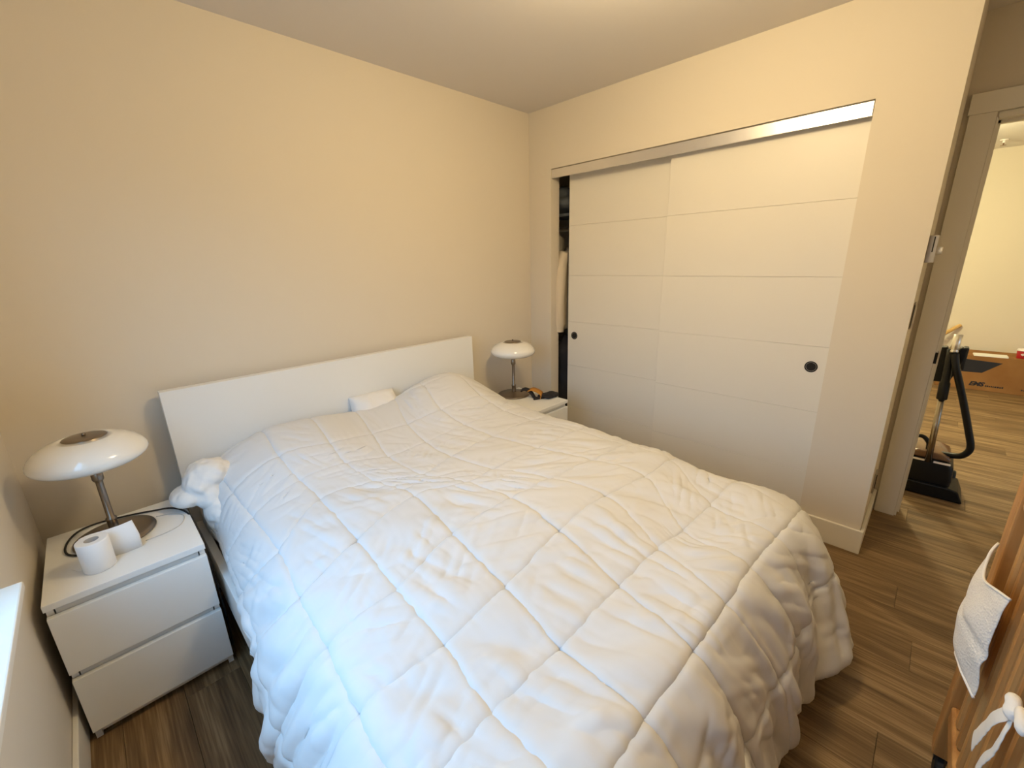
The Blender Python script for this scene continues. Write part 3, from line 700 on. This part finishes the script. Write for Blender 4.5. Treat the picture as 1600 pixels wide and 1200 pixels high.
# ------------------------------------------------------------------ vacuum cleaner in the doorway
vc = thing('vacuum_cleaner', 'black canister vacuum cleaner with chrome wand parked upright behind the doorway', 'vacuum', (3.93, -2.44, 0))
def vloc(p): return (p[0]-3.93, p[1]+2.44, p[2])
bm = bmesh.new()   # canister body: rounded block, profile in y-z extruded along x then bevelled
prism(bm, [(-0.122, 0.045), (0.122, 0.045), (0.130, 0.12), (0.122, 0.205), (0.095, 0.240), (-0.095, 0.240), (-0.122, 0.205), (-0.130, 0.12)], 0, -0.125, 0.17)
finish('body', bm, 'black', vc, smooth=True, bevel=0.025, seg=4)
bm = bmesh.new()
prism(bm, [(-0.108, 0.238), (-0.095, 0.262), (-0.05, 0.282), (0.05, 0.286), (0.095, 0.266), (0.108, 0.238)], 0, -0.112, 0.15)
finish('hood', bm, 'bronze', vc, smooth=True, bevel=0.012, seg=3)
for ya, yb in ((-0.105, -0.030), (0.010, 0.105)):
    box('highlight_strip', (-0.1275, -0.112, ya, yb, 0.222, 0.232), 'cupwhite', vc, bevel=0.002)  # white bars standing in for highlights under the glossy hood
bm = bmesh.new(); prism(bm, [(-0.195, 0.004), (-0.165, 0.075), (-0.12, 0.085), (0.13, 0.085), (0.15, 0.004)], 0, -0.145, 0.10)
finish('floor_skirt', bm, 'black', vc, bevel=0.008)
for sy in (-1, 1):
    bm = bmesh.new(); lathe(bm, [(0, -0.012), (0.05, -0.012), (0.055, -0.006), (0.055, 0.006), (0.05, 0.012), (0, 0.012)], n=28)
    for v in bm.verts: p = v.co.copy(); v.co = Vector((p.x+0.12, p.z+sy*0.142, p.y+0.056))
    finish('wheel', bm, 'rubber', vc, smooth=False)
bm = bmesh.new(); tube(bm, spline([(-0.07, 0.005, 0.275), (-0.075, 0.010, 0.325), (-0.075, 0.035, 0.358), (-0.075, 0.065, 0.362), (-0.075, 0.092, 0.335), (-0.072, 0.097, 0.262)], 6), 0.0125, 10)
finish('handle', bm, 'black', vc, smooth=True)
bm = bmesh.new(); tube(bm, [vloc((3.798, -2.446, 0.225)), vloc((3.835, -2.432, 0.645))], 0.0155, 20)
finish('wand', bm, 'tube', vc, smooth=True)
bm = bmesh.new(); a = Vector(vloc((3.832, -2.433, 0.62))); b = Vector(vloc((3.842, -2.429, 0.73)))
tube(bm, [a, a.lerp(b, 0.05), a.lerp(b, 0.9), b, b+(b-a)*1.0, b+(b-a)*1.75], [0.022, 0.025, 0.025, 0.020, 0.020, 0.021], 20)
finish('wand_grip', bm, 'black', vc, smooth=True)
bm = bmesh.new(); a = Vector(vloc((3.850, -2.4305, 0.905))); b = Vector(vloc((3.862, -2.433, 1.010)))
tube(bm, [a, a.lerp(b, 0.12), a.lerp(b, 0.13), a.lerp(b, 0.17), a.lerp(b, 0.18), b, b-(b-a)*0.02], [0.0200, 0.0200, 0.0188, 0.0188, 0.0200, 0.0200, 0.0165], 24)
finish('tube_end', bm, 'alu', vc, smooth=True)
bm = bmesh.new()   # parked floor head standing on its edge behind the grip
prism(bm, [(0.075, 0.925), (0.035, 0.930), (0.030, 0.915), (-0.012, 0.915), (-0.018, 0.932), (-0.046, 0.927), (-0.046, 0.880), (-0.030, 0.80), (-0.010, 0.735), (0.020, 0.715), (0.060, 0.715), (0.085, 0.735), (0.082, 0.80), (0.065, 0.84)], 0, -0.050, 0.010)
finish('floor_head', bm, 'black', vc, bevel=0.006)
bm = bmesh.new(); bx(bm, -0.045, 0.030, -0.052, -0.030, 0.80, 0.932)
fh = finish('brush_bar', bm, 'rubber', vc, bevel=0.004)
bm = bmesh.new(); tube(bm, spline([vloc(p) for p in [(3.832, -2.438, 0.90), (3.818, -2.458, 0.82), (3.825, -2.492, 0.72), (3.832, -2.540, 0.575), (3.840, -2.585, 0.43), (3.842, -2.603, 0.365), (3.845, -2.602, 0.325), (3.852, -2.580, 0.288), (3.868, -2.545, 0.272), (3.885, -2.490, 0.262)]], 14), 0.0175, 16)
ho = finish('hose', bm, 'black', vc, smooth=True)

# ------------------------------------------------------------------ living room things
cb = thing('cardboard_box', 'long brown cardboard box lying on the floor along the far wall', 'box', (7.20, -3.0, 0))
bm = bmesh.new(); bx(bm, -0.20, 0.20, -0.75, 0.55, 0.001, 0.370); finish('carton', bm, 'card', cb, bevel=0.004)
box('flap', (-0.20, -0.005, -0.75, 0.55, 0.3705, 0.374), 'card', cb); box('flap', (0.005, 0.20, -0.75, 0.55, 0.3705, 0.374), 'card', cb)
bm = bmesh.new(); prism(bm, [(0.52, 0.340), (0.085, 0.318), (0.215, 0.196), (0.52, 0.186)], 0, -0.2008, -0.1995)
pm = finish('printed_band', bm, 'ink', cb); pm['label'] = 'black printed slanted band'
def text_mesh(name, body, size, mat, parent, loc, shear=0.0, bold=0.0):
    cu = bpy.data.curves.new(name, 'FONT'); cu.body = body; cu.size = size; cu.shear = shear; cu.offset = bold; cu.extrude = 0.0004
    tmp = bpy.data.objects.new('tmp', cu); C.objects.link(tmp)
    dg = bpy.context.evaluated_depsgraph_get(); me = bpy.data.meshes.new_from_object(tmp.evaluated_get(dg))
    bpy.data.objects.remove(tmp)
    me.materials.clear(); me.materials.append(M[mat])
    o = bpy.data.objects.new(name, me); C.objects.link(o); o.parent = parent
    # text reads along -y on a face looking towards -x
    o.matrix_local = Matrix(((0, 0, -1, loc[0]), (-1, 0, 0, loc[1]), (0, 1, 0, loc[2]), (0, 0, 0, 1)))
    return o
lt = text_mesh('lettering', 'EMS', 0.062, 'ink', cb, (-0.2006, 0.288, 0.050), 0.30, 0.0030)
bm = bmesh.new()   # a row of small print too fine to read
random.seed(3); y = 0.165
while y > 0.045:
    wd_ = random.uniform(0.008, 0.014); bx(bm, -0.2008, -0.1996, y-wd_, y, 0.050, 0.050+random.uniform(0.012, 0.018)); y -= wd_+0.004
y = -0.09
while y > -0.17:
    wd_ = random.uniform(0.008, 0.014); bx(bm, -0.2008, -0.1996, y-wd_, y, 0.050, 0.050+random.uniform(0.012, 0.018)); y -= wd_+0.004
sp_ = finish('small_print', bm, 'ink', cb); sp_['kind'] = 'stuff'
pst = thing('paper_stack', 'thin stack of white papers on top of the cardboard box', 'paper', (7.06, -2.815, 0.3745), 0.05)
for k in range(4):
    box('sheet', (-0.060+0.003*k, 0.075, -0.125+0.004*(k % 3), 0.125-0.003*(k % 2), 0.0032*k, 0.0032*k+0.003), 'sheet', pst)
cup = thing('paper_cup', 'red takeaway paper cup with a white lid on the cardboard box', 'cup', (7.10, -3.035, 0.3745))
bm = bmesh.new(); lathe(bm, [(0, 0), (0.036, 0), (0.044, 0.082), (0, 0.082)], n=36); finish('cup_body', bm, 'cupred', cup, smooth=True, bevel=0.001)
bm = bmesh.new(); lathe(bm, [(0.0385, 0.079), (0.0470, 0.079), (0.0475, 0.086), (0.0440, 0.089), (0.0420, 0.098), (0.034, 0.099), (0.031, 0.093), (0, 0.093)], n=36); finish('lid', bm, 'cupwhite', cup, smooth=True)
leaf = [(0, -0.016), (0.002, -0.008), (0.010, -0.009), (0.009, -0.005), (0.016, 0.001), (0.013, 0.003), (0.014, 0.008), (0.009, 0.007), (0.005, 0.012), (0.006, 0.005), (0.003, 0.006)]
leaf = leaf + [(0, 0.016)] + [(-x, y) for x, y in leaf[:0:-1]]
bm = bmesh.new(); A = []; B = []
for u, v in leaf:
    ang = u/0.0405; r = 0.0412+v*0.09
    d = Vector((-math.cos(ang), -math.sin(ang), 0)) 
    A.append(bm.verts.new(d*(r+0.0007)+Vector((0, 0, 0.044+v)))); B.append(bm.verts.new(d*(r-0.001)+Vector((0, 0, 0.044+v))))
bm.faces.new(A)
for q in range(len(A)): bm.faces.new((A[q], A[(q+1) % len(A)], B[(q+1) % len(A)], B[q]))
finish('leaf_emblem', bm, 'cupwhite', cup)
bm = bmesh.new(); a = Vector((6.80, -1.80, 0.016)); b = Vector((7.425, -2.545, 0.640))
tube(bm, [a, b], 0.020, 8)
tag(finish('wooden_pole', bm, 'stick'), 'pale yellow wooden pole leaning on the far wall behind the vacuum', 'pole')
spk = thing('sprinkler', 'small metal fire sprinkler under the living room ceiling', 'sprinkler', (6.93, -2.489, H))
bm = bmesh.new(); lathe(bm, [(0, 0), (0.032, 0), (0.030, -0.006), (0.010, -0.010), (0.010, -0.030), (0, -0.030)], n=20); finish('escutcheon', bm, 'cupwhite', spk)
bm = bmesh.new(); lathe(bm, [(0, -0.028), (0.006, -0.028), (0.005, -0.048), (0.022, -0.050), (0.022, -0.053), (0, -0.053)], n=16); finish('deflector', bm, 'bronze', spk)

# ------------------------------------------------------------------ crib on the right
CY = -2.535                                               # outer face of the near side
crib = thing('baby_crib', 'honey-coloured wooden slatted baby crib at the right edge', 'crib', (1.15, -2.86, 0))
def cbox(name, x0, x1, y0, y1, z0, z1, mat='crib', bevel=0.006, seg=3): return box(name, (x0-1.15, x1-1.15, y0+2.86, y1+2.86, z0, z1), mat, crib, bevel=bevel, seg=seg)
X1, X0 = 1.828, 0.50; YF = -3.20
for px_, py_ in ((X1-0.062, CY-0.045), (X0, CY-0.045), (X1-0.062, YF), (X0, YF)):
    cbox('post', px_, px_+0.062, py_, py_+0.045, 0.078, 1.0)
    bm = bmesh.new(); lathe(bm, [(0, -0.011), (0.028, -0.011), (0.033, -0.006), (0.033, 0.006), (0.028, 0.011), (0, 0.011)], n=24)
    for v in bm.verts: p = v.co.copy(); v.co = Vector((p.x+px_+0.02-1.15, p.z+py_+0.022+2.86, p.y+0.0335))
    bx(bm, px_+0.018-1.15, px_+0.044-1.15, py_+0.008+2.86, py_+0.036+2.86, 0.045, 0.0778)
    ct = finish('caster', bm, 'rubber', crib); ct['label'] = 'black caster wheel'
for yy in (CY-0.040, YF+0.006):
    cbox('top_rail', X0+0.0625, X1-0.0625, yy, yy+0.034, 0.895, 0.945, bevel=0.010)
    cbox('bottom_rail', X0+0.0625, X1-0.0625, yy, yy+0.034, 0.225, 0.275, bevel=0.008)
x = X1-0.062-0.062
while x > X0+0.10:
    for yy in (CY-0.037, YF+0.010):
        cbox('slat', x-0.024, x, yy, yy+0.026, 0.2755, 0.8945, bevel=0.008, seg=2)
    x -= 0.066
for xx in (X1-0.045, X0+0.015):
    cbox('end_rail', xx, xx+0.028, YF+0.046, CY-0.046, 0.895, 0.955, bevel=0.010)
    cbox('end_rail', xx, xx+0.028, YF+0.046, CY-0.046, 0.225, 0.275, bevel=0.008)
    yy = YF+0.10
    while yy < CY-0.09:
        cbox('slat', xx+0.004, xx+0.024, yy, yy+0.036, 0.2755, 0.8945, bevel=0.006, seg=2); yy += 0.082
cm = box('crib_mattress', (X0+0.065, X1-0.065, YF+0.05, CY-0.05, 0.276, 0.37), 'linen', bevel=0.02, seg=3)
tag(cm, 'white crib mattress inside the wooden crib', 'mattress')

# mesh liner bulging out through the slats, with a ribbon tied to a nearer slat
ln = thing('crib_liner', 'white mesh crib liner hanging over the crib slats with a tied ribbon', 'crib liner', (1.60, CY, 0.5))
def liner_sheet():
    bm = bmesh.new(); nu, nv = 26, 20; V = {}
    for a in range(nu+1):
        for b in range(nv+1):
            u = a/nu; v = b/nv                                    # u: 0 near slat .. 1 at the post ; v: 0 bottom .. 1 top
            xx = 1.505 + (1.742-1.505)*u
            zt = 0.800 - 0.03*math.sin(PI*u) + 0.004*math.sin(9*u); zb = 0.535 - 0.02*u + 0.012*math.sin(5*u)
            z = zb+(zt-zb)*v
            bulge = 0.046*math.sin(PI*min(0.90, 0.06+u*0.84))**0.7*(0.45+0.75*math.sin(PI*(0.15+0.7*v))**1.0) - 0.006
            bulge += 0.006*noise.noise(Vector((u*3.2, v*4.1, 2.0)))+0.008*math.exp(-((v-0.42-0.25*u)/0.05)**2)*(-1)
            V[a, b] = bm.verts.new((xx-1.60, max(bulge, 0.0015)+0.004, z-0.5))
    for a in range(nu):
        for b in range(nv): bm.faces.new((V[a, b], V[a+1, b], V[a+1, b+1], V[a, b+1]))
    return bm, V, nu, nv
bm, V, nu, nv = liner_sheet()
edge = [V[a, 0].co.copy() for a in range(nu+1)]; edge2 = [V[a, nv].co.copy() for a in range(nu+1)]; edge3 = [V[nu, b].co.copy() for b in range(nv+1)]; edge0 = [V[0, b].co.copy() for b in range(nv+1)]
o = finish('mesh_panel', bm, 'mesh', ln, smooth=True); md = o.modifiers.new('t', 'SOLIDIFY'); md.thickness = 0.003; md = o.modifiers.new('s', 'SUBSURF'); md.levels = 1; md.render_levels = 1
bm = bmesh.new()
for e in (edge, edge2, edge3): tube(bm, e, 0.0030, 8)
finish('piping', bm, 'ribbon', ln, smooth=True)
bm = bmesh.new()                                            # inner fold of the liner behind the slats
rows = []
for k in range(12):
    u = k/11; xx = 1.56+0.175*u
    rows.append([bm.verts.new((xx-1.60, -0.0395-0.008*math.sin(PI*u), z-0.5+0.02*u)) for z in (0.56, 0.68, 0.765)])
for a, b in zip(rows, rows[1:]):
    for q in range(2): bm.faces.new((a[q], b[q], b[q+1], a[q+1]))
o = finish('inner_fold', bm, 'ribbon', ln, smooth=True); md = o.modifiers.new('t', 'SOLIDIFY'); md.thickness = 0.002
def ribbon(bm, pts, w0, w1, wdir):
    P = spline(pts, 6); rows = []
    for k, p in enumerate(P):
        s = k/(len(P)-1); ww = (w0+(w1-w0)*s)*(1+0.05*math.sin(k*0.9)); d = Vector(wdir)
        rows.append([bm.verts.new(p-d*ww/2+Vector((0, 0.0006*math.sin(k*2.1), 0))), bm.verts.new(p+Vector((0, 0.0010*math.cos(k*1.3), 0))), bm.verts.new(p+d*ww/2)])
    for a, b in zip(rows, rows[1:]):
        for q in range(2): bm.faces.new((a[q], b[q], b[q+1], a[q+1]))
bxp = 1.24
bm = bmesh.new()
ribbon(bm, [(-0.365, 0.016, 0.257), (-0.335, 0.024, 0.205), (-0.300, 0.022, 0.148), (-0.264, 0.020, 0.090), (-0.240, 0.018, 0.052)], 0.024, 0.040, (0.78, 0.0, 0.62))
ribbon(bm, [(-0.365, 0.013, 0.250), (-0.374, 0.018, 0.205), (-0.352, 0.016, 0.150), (-0.318, 0.015, 0.095), (-0.302, 0.014, 0.045)], 0.014, 0.024, (0.85, 0.05, 0.4))
tie = finish('ribbon_tie', bm, 'ribbon', ln, smooth=True); md = tie.modifiers.new('t', 'SOLIDIFY'); md.thickness = 0.0025; md = tie.modifiers.new('s', 'SUBSURF'); md.levels = 1; md.render_levels = 2
k = blob('ribbon_knot', [(-0.365, 0.014, 0.258, 0.016, 0.012, 0.015), (-0.352, 0.014, 0.268, 0.018, 0.010, 0.011), (-0.405, 0.012, 0.280, 0.030, 0.009, 0.014), (-0.365, -0.018, 0.258, 0.018, 0.030, 0.010)], 'ribbon', ln, voxel=0.004, rough=0.003, freq=40, smooth=3)
